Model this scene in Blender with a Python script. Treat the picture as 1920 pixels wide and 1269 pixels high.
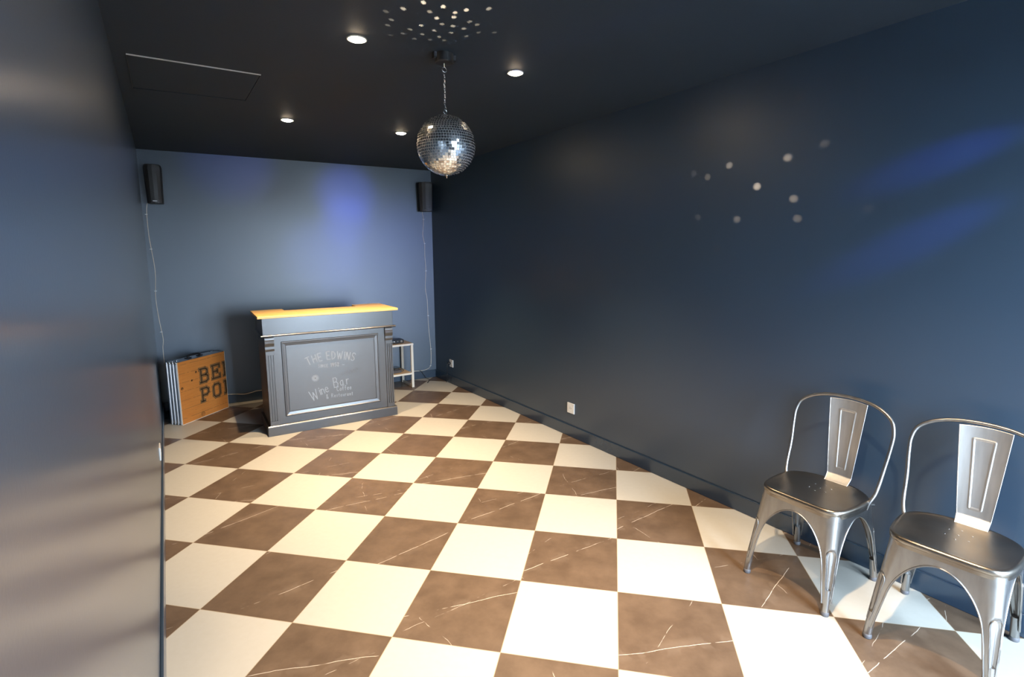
import bpy, bmesh, math, random
from mathutils import Vector, Matrix
random.seed(7)
for o in list(bpy.data.objects): bpy.data.objects.remove(o)
S = bpy.context.scene
COL = S.collection
PI = math.pi
R = math.radians

# ---------------------------------------------------------------- camera, world, light, exposure
U = 0.45                                   # tile edge in metres
XL, XR = -0.124, 2.7162                    # faces of the left and right skirting boards
WL, WR = XL - 0.012, XR + 0.012            # left and right wall faces
YBR, SK = 3.3184, 0.08436                  # back wall y at the right corner and its skew
H = 2.5211                                 # ceiling
YF = -3.75                                 # front wall (behind the camera)
def yb(x): return YBR + (XR - x) * SK
cam = bpy.data.cameras.new('camera'); co = bpy.data.objects.new('camera', cam); COL.objects.link(co)
cam.sensor_width = 36; cam.lens = 963.57 / 1920 * 36
cam.shift_x = (960 - 961.79) / 1920; cam.shift_y = (606.6 - 634.5) / 1920
cam.clip_start = 0.01
co.matrix_world = Matrix(((0.82894768, 0.08229426, -0.553239, -0.0063972),
                          (-0.55927851, 0.10904534, -0.82177652, -2.4859584),
                          (-0.00729935, 0.99062443, 0.13641829, 1.540179), (0, 0, 0, 1)))
S.camera = co
S.view_settings.view_transform = 'Standard'; S.view_settings.look = 'None'
S.view_settings.gamma = 1; S.view_settings.use_curve_mapping = False
S.view_settings.exposure = 0.0
S.cycles.max_bounces = 10; S.cycles.diffuse_bounces = 5; S.cycles.glossy_bounces = 5
S.cycles.sample_clamp_indirect = 4; S.cycles.caustics_reflective = False; S.cycles.caustics_refractive = False

W = bpy.data.worlds.new('daylight'); S.world = W; W.use_nodes = True
W.node_tree.nodes['Background'].inputs[0].default_value = (0.64, 0.81, 1.0, 1)
W.node_tree.nodes['Background'].inputs[1].default_value = 68.0

def lamp(name, kind, loc, aim, energy, color, **kw):
    l = bpy.data.lights.new(name, kind); l.energy = energy; l.color = color
    for k, v in kw.items(): setattr(l, k, v)
    o = bpy.data.objects.new(name, l); COL.objects.link(o); o.location = loc
    o.rotation_euler = (Vector(aim) - Vector(loc)).to_track_quat('-Z', 'Y').to_euler()
    return o
# daylight coming in through the glazed shop door behind the camera
DX0, DX1, DZ1 = 1.12, 2.64, 2.20
p = lamp('daylight_portal', 'AREA', ((DX0 + DX1) / 2, YF + 0.0, DZ1 / 2), ((DX0 + DX1) / 2, 5, DZ1 / 2), 1, (1, 1, 1),
         shape='RECTANGLE', size=DX1 - DX0, size_y=DZ1)
p.data.cycles.is_portal = True
SPOT_W = 270
WARM = (1.0, 0.72, 0.44)

# ---------------------------------------------------------------- materials
def nodes(name):
    m = bpy.data.materials.new(name); m.use_nodes = True
    nt = m.node_tree; b = nt.nodes['Principled BSDF']
    return m, nt, b
def N(nt, t, **kw):
    n = nt.nodes.new(t)
    for k, v in kw.items():
        if k.startswith('i_'):
            n.inputs[k[2:].replace('_', ' ')].default_value = v
        else: setattr(n, k, v)
    return n
def mth(nt, op, a, b=None, c=None):
    n = nt.nodes.new('ShaderNodeMath'); n.operation = op
    for i, v in enumerate((a, b, c)):
        if v is None: continue
        if isinstance(v, (int, float)): n.inputs[i].default_value = v
        else: nt.links.new(v, n.inputs[i])
    return n.outputs[0]
def mixc(nt, f, a, b):
    n = nt.nodes.new('ShaderNodeMix'); n.data_type = 'RGBA'
    for i, v in ((0, f), (6, a), (7, b)):
        if isinstance(v, (int, float)): n.inputs[i].default_value = v
        elif isinstance(v, tuple): n.inputs[i].default_value = (*v, 1) if len(v) == 3 else v
        else: nt.links.new(v, n.inputs[i])
    return n.outputs[2]
def rgb(c): return (*c, 1)
def pm(name, base, rough=0.5, metal=0.0, base2=None, scale=20, stretch=(1, 1, 1), bump=0.0, bscale=200, spec=0.5, rvar=0.0):
    """principled material with an object-space noise breaking up its colour, roughness and surface"""
    m, nt, b = nodes(name)
    b.inputs['Metallic'].default_value = metal; b.inputs['Roughness'].default_value = rough
    b.inputs['Specular IOR Level'].default_value = spec
    tc = N(nt, 'ShaderNodeTexCoord'); mp = N(nt, 'ShaderNodeMapping'); mp.inputs['Scale'].default_value = stretch
    nt.links.new(tc.outputs['Object'], mp.inputs[0])
    nz = N(nt, 'ShaderNodeTexNoise'); nz.inputs['Scale'].default_value = scale; nz.inputs['Detail'].default_value = 4
    nt.links.new(mp.outputs[0], nz.inputs['Vector'])
    base2 = base2 or tuple(x * 0.85 for x in base)
    nt.links.new(mixc(nt, nz.outputs['Fac'], base2, base), b.inputs['Base Color'])
    if rvar:
        nt.links.new(mth(nt, 'MULTIPLY_ADD', nz.outputs['Fac'], rvar, rough - rvar / 2), b.inputs['Roughness'])
    if bump:
        n2 = N(nt, 'ShaderNodeTexNoise'); n2.inputs['Scale'].default_value = bscale
        nt.links.new(mp.outputs[0], n2.inputs['Vector'])
        bp = N(nt, 'ShaderNodeBump'); bp.inputs['Strength'].default_value = bump; bp.inputs['Distance'].default_value = 0.001
        nt.links.new(n2.outputs['Fac'], bp.inputs['Height']); nt.links.new(bp.outputs[0], b.inputs['Normal'])
    return m
def emat(name, col, st):
    m, nt, b = nodes(name); b.inputs['Base Color'].default_value = rgb(col)
    b.inputs['Emission Color'].default_value = rgb(col); b.inputs['Emission Strength'].default_value = st
    return m

M_WALL = pm('navy_satin_paint', (0.020, 0.042, 0.071), 0.42, base2=(0.018, 0.039, 0.068), scale=3, bump=0.15, bscale=140, spec=1.0)
M_WALLG = M_WALL.copy(); M_WALLG.name = 'navy_semi_gloss_paint'
for _m, _w, _r in ((M_WALL, 0.2, 0.45), (M_WALLG, 0.75, 0.22)):
    _b = _m.node_tree.nodes['Principled BSDF']; _b.inputs['Coat Weight'].default_value = _w; _b.inputs['Coat Roughness'].default_value = _r; _b.inputs['Coat IOR'].default_value = 1.55
M_BASE = pm('navy_gloss_trim_paint', (0.017, 0.037, 0.065), 0.26, bump=0.05, spec=1.0)
M_CEIL = pm('black_ceiling_paint', (0.011, 0.022, 0.036), 0.68, base2=(0.009, 0.019, 0.032), scale=2, bump=0.35, bscale=150)
M_WHITE = pm('white_plastic', (0.80, 0.79, 0.75), 0.35)
M_TRIMW = pm('white_lacquered_metal', (0.8, 0.78, 0.72), 0.4)
M_LENS = emat('lit_downlight_glass', (1.0, 0.80, 0.55), 160)
M_BLACK = pm('black_plastic', (0.012, 0.012, 0.013), 0.45, bump=0.1)
M_GRILLE = pm('black_speaker_mesh', (0.006, 0.006, 0.006), 0.5, base2=(0.014, 0.014, 0.013), scale=600, bump=0.5, bscale=900)
M_MIRROR = pm('mirror_glass_tile', (0.93, 0.94, 0.95), 0.14, metal=1.0, base2=(0.9, 0.92, 0.94))
M_CORE = pm('silver_ball_core', (0.8, 0.8, 0.8), 0.5)
M_CHROME = pm('chrome', (0.8, 0.8, 0.8), 0.12, metal=1.0)
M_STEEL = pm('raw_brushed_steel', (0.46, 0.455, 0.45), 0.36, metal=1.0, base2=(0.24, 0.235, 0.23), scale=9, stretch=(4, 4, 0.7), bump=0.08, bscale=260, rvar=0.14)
M_SPLAT = pm('raw_steel_splat_brightened', (0.78, 0.77, 0.75), 0.46, metal=1.0, base2=(0.52, 0.51, 0.49), scale=9, stretch=(6, 6, 0.5), bump=0.1, bscale=260)  # same steel as the legs, base lightened to carry reflected daylight
M_SEAT = pm('raw_steel_seat_darkened', (0.36, 0.32, 0.27), 0.32, metal=1.0, base2=(0.22, 0.20, 0.175), scale=8, stretch=(1, 1, 1), bump=0.06, bscale=260, rvar=0.12)  # same steel, base darkened and browned for the dark surroundings it reflects
M_RUBBER = pm('grey_rubber', (0.10, 0.10, 0.11), 0.6)
M_BAR = pm('satin_charcoal_paint', (0.044, 0.037, 0.032), 0.30, base2=(0.032, 0.027, 0.024), scale=6, bump=0.12, bscale=90, spec=1.0)
M_BARIN = pm('chalkboard_grey', (0.050, 0.043, 0.038), 0.33, base2=(0.040, 0.035, 0.031), scale=7, bump=0.05, spec=1.0)
M_CHALK = pm('chalk_pen', (0.52, 0.54, 0.56), 0.8, base2=(0.20, 0.21, 0.22), scale=70)
M_CHALKF = pm('faded_chalk_pen', (0.20, 0.21, 0.22), 0.8, base2=(0.09, 0.09, 0.10), scale=90)
M_PINE = pm('varnished_pine', (0.84, 0.56, 0.17), 0.35, base2=(0.76, 0.46, 0.11), scale=7, stretch=(0.6, 9, 9))
M_PLY = pm('pale_plywood', (0.72, 0.52, 0.30), 0.5, base2=(0.62, 0.43, 0.24), scale=10, stretch=(1, 8, 8))
M_PALE = pm('cream_wood_edge', (0.82, 0.72, 0.58), 0.5, scale=20)
M_ALU = pm('aluminium_profile', (0.72, 0.74, 0.78), 0.28, metal=1.0, base2=(0.6, 0.62, 0.66), scale=6, stretch=(8, 8, 0.5))
M_FOLD = pm('grey_brown_fibreboard', (0.20, 0.17, 0.14), 0.7, scale=40)
M_WIRE = pm('clear_copper_speaker_wire', (0.80, 0.62, 0.45), 0.35, base2=(0.75, 0.70, 0.62), scale=25)
M_CLIP = pm('white_cable_clip_plastic', (0.8, 0.8, 0.8), 0.4)
M_INK = pm('dark_brown_print', (0.055, 0.028, 0.010), 0.6, base2=(0.08, 0.04, 0.014), scale=60)
M_INK2 = pm('light_brown_print', (0.40, 0.20, 0.07), 0.6, scale=60)

def floor_mat():
    m, nt, b = nodes('checkerboard_marble_tiles')
    L = nt.links.new
    tc = N(nt, 'ShaderNodeTexCoord'); sx = N(nt, 'ShaderNodeSeparateXYZ'); L(tc.outputs['Object'], sx.inputs[0])
    k = 1 / (U * math.sqrt(2))
    i = mth(nt, 'MULTIPLY', mth(nt, 'SUBTRACT', sx.outputs[0], sx.outputs[1]), k)
    j = mth(nt, 'MULTIPLY', mth(nt, 'ADD', sx.outputs[0], sx.outputs[1]), k)
    fi, fj = mth(nt, 'FLOOR', i), mth(nt, 'FLOOR', j)
    par = mth(nt, 'FLOORED_MODULO', mth(nt, 'ADD', fi, fj), 2.0)       # 0 dark, 1 light
    ui, uj = mth(nt, 'SUBTRACT', i, fi), mth(nt, 'SUBTRACT', j, fj)
    cv = N(nt, 'ShaderNodeCombineXYZ'); L(fi, cv.inputs[0]); L(fj, cv.inputs[1])
    wn = N(nt, 'ShaderNodeTexWhiteNoise'); wn.noise_dimensions = '3D'; L(cv.outputs[0], wn.inputs['Vector'])
    rs = N(nt, 'ShaderNodeSeparateColor'); L(wn.outputs['Color'], rs.inputs[0])
    r1, r2, r3 = rs.outputs[0], rs.outputs[1], rs.outputs[2]
    # per-tile shifted coordinates
    sh = N(nt, 'ShaderNodeCombineXYZ')
    L(mth(nt, 'MULTIPLY_ADD', r1, 37.0, ui), sh.inputs[0]); L(mth(nt, 'MULTIPLY_ADD', r2, 53.0, uj), sh.inputs[1])
    nw = N(nt, 'ShaderNodeTexNoise'); nw.inputs['Scale'].default_value = 2.6; nw.inputs['Detail'].default_value = 5
    L(sh.outputs[0], nw.inputs['Vector'])
    cloud = N(nt, 'ShaderNodeTexNoise'); cloud.inputs['Scale'].default_value = 3.2; cloud.inputs['Detail'].default_value = 7
    cloud.inputs['Roughness'].default_value = 0.62; L(sh.outputs[0], cloud.inputs['Vector'])
    brk = N(nt, 'ShaderNodeTexNoise'); brk.inputs['Scale'].default_value = 5.0; brk.inputs['Detail'].default_value = 2
    L(sh.outputs[0], brk.inputs['Vector'])
    def vein(ang0, angv, rr, off0, offv, width, warp, thr):
        a = mth(nt, 'MULTIPLY_ADD', rr, angv, ang0)
        d = mth(nt, 'ADD', mth(nt, 'MULTIPLY', ui, mth(nt, 'SINE', a)), mth(nt, 'MULTIPLY', uj, mth(nt, 'MULTIPLY', mth(nt, 'COSINE', a), -1.0)))
        d = mth(nt, 'ADD', d, mth(nt, 'MULTIPLY', mth(nt, 'SUBTRACT', nw.outputs['Fac'], 0.5), warp))
        d = mth(nt, 'ADD', d, mth(nt, 'MULTIPLY_ADD', offv, 0.9, off0))
        ln = N(nt, 'ShaderNodeMapRange'); L(mth(nt, 'ABSOLUTE', d), ln.inputs[0])
        ln.inputs[1].default_value = width * 0.4; ln.inputs[2].default_value = width
        ln.inputs[3].default_value = 1; ln.inputs[4].default_value = 0
        bm = N(nt, 'ShaderNodeMapRange'); L(brk.outputs['Fac'], bm.inputs[0])
        bm.inputs[1].default_value = thr; bm.inputs[2].default_value = thr + 0.06
        return mth(nt, 'MULTIPLY', ln.outputs[0], bm.outputs[0])
    v1 = vein(R(20), R(50), r1, -0.35, r2, 0.0036, 0.055, 0.42)
    v2 = vein(R(100), R(70), r2, -0.75, r3, 0.0034, 0.16, 0.52)
    v3 = vein(R(25), R(45), r3, -0.15, r1, 0.0030, 0.08, 0.50)
    v = mth(nt, 'MAXIMUM', v1, mth(nt, 'MAXIMUM', mth(nt, 'MULTIPLY', v2, 0.6), mth(nt, 'MULTIPLY', v3, 0.7)))
    halo = vein(R(20), R(50), r1, -0.35, r2, 0.10, 0.055, 0.50)
    c1 = N(nt, 'ShaderNodeMapRange'); L(cloud.outputs['Fac'], c1.inputs[0]); c1.inputs[1].default_value = 0.35; c1.inputs[2].default_value = 0.72
    dark = mixc(nt, c1.outputs[0], (0.098, 0.064, 0.041), (0.155, 0.105, 0.069))
    dark = mixc(nt, mth(nt, 'MULTIPLY', halo, 0.25), dark, (0.22, 0.165, 0.12))
    dark = mixc(nt, v, dark, (0.62, 0.55, 0.46))
    dn = N(nt, 'ShaderNodeTexNoise'); dn.inputs['Scale'].default_value = 16; dn.inputs['Detail'].default_value = 6; L(sh.outputs[0], dn.inputs['Vector'])
    light = mixc(nt, dn.outputs['Fac'], (0.465, 0.445, 0.39), (0.50, 0.485, 0.435))
    col = mixc(nt, par, dark, light)
    # grout
    e = mth(nt, 'MINIMUM', mth(nt, 'MINIMUM', ui, mth(nt, 'SUBTRACT', 1.0, ui)), mth(nt, 'MINIMUM', uj, mth(nt, 'SUBTRACT', 1.0, uj)))
    g = mth(nt, 'LESS_THAN', e, 0.0028)
    col = mixc(nt, g, col, (0.36, 0.28, 0.18))
    L(col, b.inputs['Base Color'])
    L(mth(nt, 'MULTIPLY_ADD', par, 0.12, 0.40), b.inputs['Roughness'])
    b.inputs['Specular IOR Level'].default_value = 0.42
    bp = N(nt, 'ShaderNodeBump'); bp.inputs['Strength'].default_value = 0.08; bp.inputs['Distance'].default_value = 0.002
    L(cloud.outputs['Fac'], bp.inputs['Height']); L(bp.outputs[0], b.inputs['Normal'])
    return m
def print_mat():
    """orange plank print of the folding table top, planks along local x"""
    m, nt, b = nodes('orange_plank_print'); L = nt.links.new
    tc = N(nt, 'ShaderNodeTexCoord'); sx = N(nt, 'ShaderNodeSeparateXYZ'); L(tc.outputs['Object'], sx.inputs[0])
    mp = N(nt, 'ShaderNodeMapping'); mp.inputs['Scale'].default_value = (3, 1, 28); L(tc.outputs['Object'], mp.inputs[0])
    n1 = N(nt, 'ShaderNodeTexNoise'); n1.inputs['Scale'].default_value = 2.2; n1.inputs['Detail'].default_value = 6; L(mp.outputs[0], n1.inputs['Vector'])
    c = mixc(nt, n1.outputs['Fac'], (0.47, 0.145, 0.025), (0.62, 0.24, 0.055))
    zz = mth(nt, 'MULTIPLY', sx.outputs[2], 1 / 0.083)
    fz = mth(nt, 'FRACT', mth(nt, 'ADD', zz, 0.35))
    ln = mth(nt, 'LESS_THAN', fz, 0.045)
    n2 = N(nt, 'ShaderNodeTexNoise'); n2.inputs['Scale'].default_value = 26; L(tc.outputs['Object'], n2.inputs['Vector'])
    ln = mth(nt, 'MULTIPLY', ln, mth(nt, 'GREATER_THAN', n2.outputs['Fac'], 0.44))
    c = mixc(nt, mth(nt, 'MULTIPLY', ln, 0.75), c, (0.13, 0.07, 0.03))
    n3 = N(nt, 'ShaderNodeTexNoise'); n3.inputs['Scale'].default_value = 9; n3.inputs['Detail'].default_value = 8; L(mp.outputs[0], n3.inputs['Vector'])
    stain = N(nt, 'ShaderNodeMapRange'); L(n3.outputs['Fac'], stain.inputs[0]); stain.inputs[1].default_value = 0.58; stain.inputs[2].default_value = 0.7
    low = N(nt, 'ShaderNodeMapRange'); L(sx.outputs[2], low.inputs[0]); low.inputs[1].default_value = 0.30; low.inputs[2].default_value = 0.16
    c = mixc(nt, mth(nt, 'MULTIPLY', mth(nt, 'MULTIPLY', stain.outputs[0], low.outputs[0]), 0.6), c, (0.16, 0.10, 0.05))
    L(c, b.inputs['Base Color']); b.inputs['Roughness'].default_value = 0.4
    return m
M_FLOOR = floor_mat(); M_PRINT = print_mat()
def glass_mat():
    m = bpy.data.materials.new('door_glass'); m.use_nodes = True; nt = m.node_tree; nt.nodes.clear()
    o = N(nt, 'ShaderNodeOutputMaterial'); t = N(nt, 'ShaderNodeBsdfTransparent'); g = N(nt, 'ShaderNodeBsdfGlossy')
    g.inputs['Roughness'].default_value = 0.02; mx = N(nt, 'ShaderNodeMixShader'); mx.inputs[0].default_value = 0.07
    nt.links.new(t.outputs[0], mx.inputs[1]); nt.links.new(g.outputs[0], mx.inputs[2]); nt.links.new(mx.outputs[0], o.inputs[0])
    return m
M_GLASS = glass_mat()

# ---------------------------------------------------------------- mesh helpers
def obj(name, bm, mat, parent=None, smooth=False, bevel=0, seg=2, auto=None):
    me = bpy.data.meshes.new(name); bmesh.ops.recalc_face_normals(bm, faces=bm.faces[:]); bm.to_mesh(me); bm.free()
    for mm in (mat if isinstance(mat, (list, tuple)) else [mat]): me.materials.append(mm)
    o = bpy.data.objects.new(name, me); COL.objects.link(o)
    if parent: o.parent = parent
    if smooth:
        for f in me.polygons: f.use_smooth = True
    if bevel:
        md = o.modifiers.new('bevel', 'BEVEL'); md.width = bevel; md.segments = seg; md.limit_method = 'ANGLE'; md.angle_limit = R(40)
        md.harden_normals = False
    return o
def thing(name, label, cat, loc=(0, 0, 0), rotz=0, group=None):
    o = bpy.data.objects.new(name, None); COL.objects.link(o); o.location = loc; o.rotation_euler = (0, 0, rotz)
    o.empty_display_size = 0.1
    return tag(o, label, cat, group)
def tag(o, label, cat, group=None, kind=None):
    o['label'] = label; o['category'] = cat
    if group: o['group'] = group
    if kind: o['kind'] = kind
    return o
def struct(name, bm, mat, label, cat, **kw):
    o = obj(name, bm, mat, **kw); o['kind'] = 'structure'; o['label'] = label; o['category'] = cat; return o
def BM(): return bmesh.new()
def box(bm, x0, y0, z0, x1, y1, z1, mi=0):
    v = [bm.verts.new(p) for p in ((x0, y0, z0), (x1, y0, z0), (x1, y1, z0), (x0, y1, z0), (x0, y0, z1), (x1, y0, z1), (x1, y1, z1), (x0, y1, z1))]
    for f in ((3, 2, 1, 0), (4, 5, 6, 7), (0, 1, 5, 4), (1, 2, 6, 5), (2, 3, 7, 6), (3, 0, 4, 7)):
        fc = bm.faces.new([v[i] for i in f]); fc.material_index = mi
    return v
def prism(bm, pts, d, mi=0):
    """extrude polygon pts (3-D) by vector d"""
    d = Vector(d); a = [bm.verts.new(p) for p in pts]; b = [bm.verts.new(Vector(p) + d) for p in pts]
    bm.faces.new(a).material_index = mi; bm.faces.new(b[::-1]).material_index = mi
    n = len(pts)
    for i in range(n): bm.faces.new((a[i], b[i], b[(i + 1) % n], a[(i + 1) % n])).material_index = mi
def loft(bm, rings, closed=True, caps=True, mi=0):
    vs = [[bm.verts.new(p) for p in r] for r in rings]
    n = len(rings[0])
    for a, b in zip(vs, vs[1:]):
        for i in range(n if closed else n - 1):
            bm.faces.new((a[i], a[(i + 1) % n], b[(i + 1) % n], b[i])).material_index = mi
    if caps and closed:
        bm.faces.new(vs[0][::-1]).material_index = mi; bm.faces.new(vs[-1]).material_index = mi
    return vs
def lathe(bm, prof, c=(0, 0, 0), n=32, axis='z', caps=True, mi=0):
    rings = []
    for r, z in prof:
        ring = []
        for k in range(n):
            a = 2 * PI * k / n; p = (r * math.cos(a), r * math.sin(a), z)
            if axis == 'y': p = (p[0], z, p[1])
            if axis == 'x': p = (z, p[0], p[1])
            ring.append((c[0] + p[0], c[1] + p[1], c[2] + p[2]))
        rings.append(ring)
    loft(bm, rings, caps=caps, mi=mi)
def smoothpath(pts, n=8, closed=False):
    pts = [Vector(p) for p in pts]; out = []; m = len(pts)
    for i in range(m if closed else m - 1):
        g = (lambda k: pts[k % m]) if closed else (lambda k: pts[max(0, min(m - 1, k))])
        p0, p1, p2, p3 = g(i - 1), g(i), g(i + 1), g(i + 2)
        for s in range(n):
            t = s / n
            out.append(0.5 * ((2 * p1) + (p2 - p0) * t + (2 * p0 - 5 * p1 + 4 * p2 - p3) * t * t + (3 * p1 - p0 - 3 * p2 + p3) * t ** 3))
    if not closed: out.append(pts[-1])
    return out
def tube(bm, pts, r, n=8, closed=False, mi=0, caps=True):
    pts = [Vector(p) for p in pts]; m = len(pts); rings = []
    up = Vector((0, 0, 1)); prev = None
    for i, p in enumerate(pts):
        a = pts[(i - 1) % m] if (closed or i > 0) else p
        b = pts[(i + 1) % m] if (closed or i < m - 1) else p
        t = (b - a).normalized()
        if prev is None:
            x = t.cross(up)
            if x.length < 0.1: x = t.cross(Vector((1, 0, 0)))
            x.normalize()
        else:
            x = (prev - t * prev.dot(t)); x.normalize()
        prev = x; y = t.cross(x)
        rr = r(i / (m - 1)) if callable(r) else r
        rings.append([p + x * rr * math.cos(2 * PI * k / n) + y * rr * math.sin(2 * PI * k / n) for k in range(n)])
    if closed: rings.append(rings[0]); loft(bm, rings, caps=False, mi=mi)
    else: loft(bm, rings, caps=caps, mi=mi)

# ---------------------------------------------------------------- the room
T = 0.12
b = BM(); f = [(WL, YF - T, 0), (WR, YF - T, 0), (WR, yb(WR), 0), (WL, yb(WL), 0)]; prism(b, f, (0, 0, -0.08))
struct('floor', b, M_FLOOR, 'checkerboard floor of dark brown and white marble tiles laid diagonally', 'floor')
b = BM(); f = [(XL - T, YF - T, H), (XR + T, YF - T, H), (XR + T, yb(XR + T) + T, H), (XL - T, yb(XL - T) + T, H)]; prism(b, f, (0, 0, 0.1))
struct('ceiling', b, M_CEIL, 'flat black painted ceiling', 'ceiling')
b = BM(); box(b, WL - T, YF - T, -0.08, WL, yb(WL), H)
struct('wall_left', b, M_WALLG, 'dark satin navy wall running close along the left', 'wall')
b = BM(); box(b, WR, YF - T, -0.08, WR + T, yb(WR), H)
struct('wall_right', b, M_WALL, 'long dark navy wall on the right behind the chairs', 'wall')
b = BM(); prism(b, [(XL - T, yb(XL - T), -0.08), (XR + T, yb(XR + T), -0.08), (XR + T, yb(XR + T) + T, -0.08), (XL - T, yb(XL - T) + T, -0.08)], (0, 0, H + 0.08))
struct('wall_back', b, M_WALL, 'blue end wall behind the wooden-topped counter', 'wall')
b = BM(); box(b, WL, YF - T, 0, DX0, YF, H); box(b, DX1, YF - T, 0, WR, YF, H); box(b, DX0, YF - T, DZ1, DX1, YF, H)
struct('wall_front', b, M_WALL, 'navy wall around the glazed entrance', 'wall')
b = BM(); box(b, XR, YF, 0, WR, yb(XR) - 0.001, 0.098)
struct('baseboard_right', b, M_BASE, 'navy skirting board along the right wall', 'skirting', bevel=0.003)
b = BM(); box(b, WL, YF, 0, XL, yb(XL) - 0.001, 0.095)
struct('baseboard_left', b, M_WALLG, 'navy skirting board along the left wall', 'skirting', bevel=0.003)
b = BM(); x0, x1 = XL, XR
prism(b, [(x0, yb(x0) - 0.012, 0), (x1, yb(x1) - 0.012, 0), (x1, yb(x1), 0), (x0, yb(x0), 0)], (0, 0, 0.095))
struct('baseboard_back', b, M_BASE, 'navy skirting board along the blue end wall', 'skirting', bevel=0.003)
# glazed double door behind the camera
b = BM(); y0, y1 = YF - 0.08, YF - 0.03
for (a0, a1) in ((DX0, (DX0 + DX1) / 2), ((DX0 + DX1) / 2, DX1)):
    box(b, a0, y0, 0, a0 + 0.07, y1, DZ1); box(b, a1 - 0.07, y0, 0, a1, y1, DZ1)
    box(b, a0 + 0.07, y0, 0, a1 - 0.07, y1, 0.12); box(b, a0 + 0.07, y0, DZ1 - 0.08, a1 - 0.07, y1, DZ1)
dr = struct('door_1', b, M_BLACK, 'black framed glazed double door', 'door', bevel=0.003)
b = BM()
for (a0, a1) in ((DX0, (DX0 + DX1) / 2), ((DX0 + DX1) / 2, DX1)): box(b, a0 + 0.07, YF - 0.06, 0.12, a1 - 0.07, YF - 0.054, DZ1 - 0.08)
obj('door_glass', b, M_GLASS, dr)
b = BM(); box(b, -12, -30, -0.12, 14, YF - T, -0.02)
struct('ground_outside', b, pm('pavement', (0.30, 0.30, 0.30), 0.8, scale=5, bump=0.3), 'grey pavement outside the door', 'ground')

# ceiling access hatch
hp = [(-0.077, 0.785), (0.520, 0.758), (0.514, 1.330), (-0.074, 1.40)]
t = thing('ceiling_hatch', 'square black access hatch in the ceiling with a thin bright front edge', 'hatch', (0.22, 1.07, H))
def loc2(o, pts, z): return [(x - o.location.x, y - o.location.y, z) for x, y in pts]
b = BM(); c = [(-0.072, 0.790), (0.515, 0.763), (0.509, 1.325), (-0.069, 1.393)]; prism(b, loc2(t, c, -0.0005), (0, 0, -0.0025)); obj('hatch_panel', b, M_CEIL, t)
def strip(bm, p, q, w, z0, z1):
    p, q = Vector((*p, 0)), Vector((*q, 0)); d = (q - p).normalized(); n = Vector((-d.y, d.x, 0)) * w / 2
    prism(bm, [(*(v.xy), z0) for v in (p - n, q - n, q + n, p + n)], (0, 0, z1 - z0))
hl = [(x - 0.22, y - 1.07) for x, y in hp]
for k in (1, 3):
    b = BM(); strip(b, hl[k], hl[(k + 1) % 4], 0.003, -0.005, -0.0002); obj('side_edge', b, M_BLACK, t)
b = BM(); strip(b, hl[0], hl[1], 0.0035, -0.006, -0.0002); o = obj('front_edge', b, M_TRIMW, t); o['label'] = 'metal front edge coloured bright for the light it catches'  # whitened unlike the other edges, catching light put into its colour
b = BM(); strip(b, hl[2], hl[3], 0.002, -0.004, -0.0002); obj('rear_edge', b, M_BASE, t)

# ---------------------------------------------------------------- downlights
def downlight(x, y, label, on=True):
    t = thing('ceiling_downlight', label, 'ceiling light', (x, y, H), 0, 'recessed ceiling downlights')
    b = BM(); lathe(b, [(0.0452, -0.0002), (0.0456, -0.003), (0.043, -0.0045), (0.036, -0.003), (0.036, -0.0002)], n=40, caps=False); obj('trim_ring', b, M_TRIMW, t, smooth=True)
    b = BM(); lathe(b, [(0.0365, -0.001), (0.034, -0.005), (0.026, -0.009), (0.013, -0.011), (0.002, -0.0115)], n=32); obj('lamp_lens', b, M_LENS, t, smooth=True)
    l = lamp('lamp_beam', 'SPOT', (0, 0, -0.02), (0, 0, -1), SPOT_W, WARM, spot_size=R(88), spot_blend=1.0, shadow_soft_size=0.022)
    l.parent = t
downlight(0.815, 0.005, 'lit ceiling downlight nearest the camera on the left, the largest in view')
downlight(0.832, 1.715, 'lit ceiling downlight at the far left between the hatch and the end wall')
downlight(1.693, 1.665, 'smallest lit ceiling downlight, just left of the mirror ball')
downlight(1.682, -0.02, 'lit ceiling downlight to the right of the mirror ball chain')
for x in (0.815, 1.685):
    lamp('downlight_beam', 'SPOT', (x, -1.75, H - 0.02), (x, -1.75, 0), SPOT_W, WARM, spot_size=R(88), spot_blend=1.0, shadow_soft_size=0.022)

# ---------------------------------------------------------------- mirror ball
BX, BY, BZ, BR = 1.232, -0.050, 2.082, 0.147
t = thing('ball_motor', 'small round black motor on the ceiling from which the mirror ball hangs', 'motor', (BX, BY, H))
b = BM(); lathe(b, [(0.046, -0.0002), (0.046, -0.040), (0.043, -0.044), (0.012, -0.045)], n=40); obj('motor_housing', b, M_BLACK, t, smooth=False, bevel=0.001)
for s in (-1, 1):
    b = BM(); box(b, s * 0.052 - 0.008, -0.012, -0.030, s * 0.052 + 0.008, 0.012, -0.0003); lathe(b, [(0.003, -0.033), (0.003, -0.029)], (s * 0.052, -0.005, 0), 8)
    obj('mounting_bracket', b, M_BLACK, t)
b = BM(); lathe(b, [(0.0035, -0.062), (0.0035, -0.044), (0.008, -0.0435)], n=12)
tube(b, [(0.0115 * math.cos(a), 0, -0.0735 + 0.0115 * math.sin(a)) for a in [2 * PI * k / 24 for k in range(24)]], 0.0018, closed=True)
obj('ring_hook', b, M_CHROME, t, smooth=True)
b = BM(); z = H - 0.0865; zb = BZ + BR + 0.028; nl = 15; pitch = (z - zb) / nl
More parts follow.
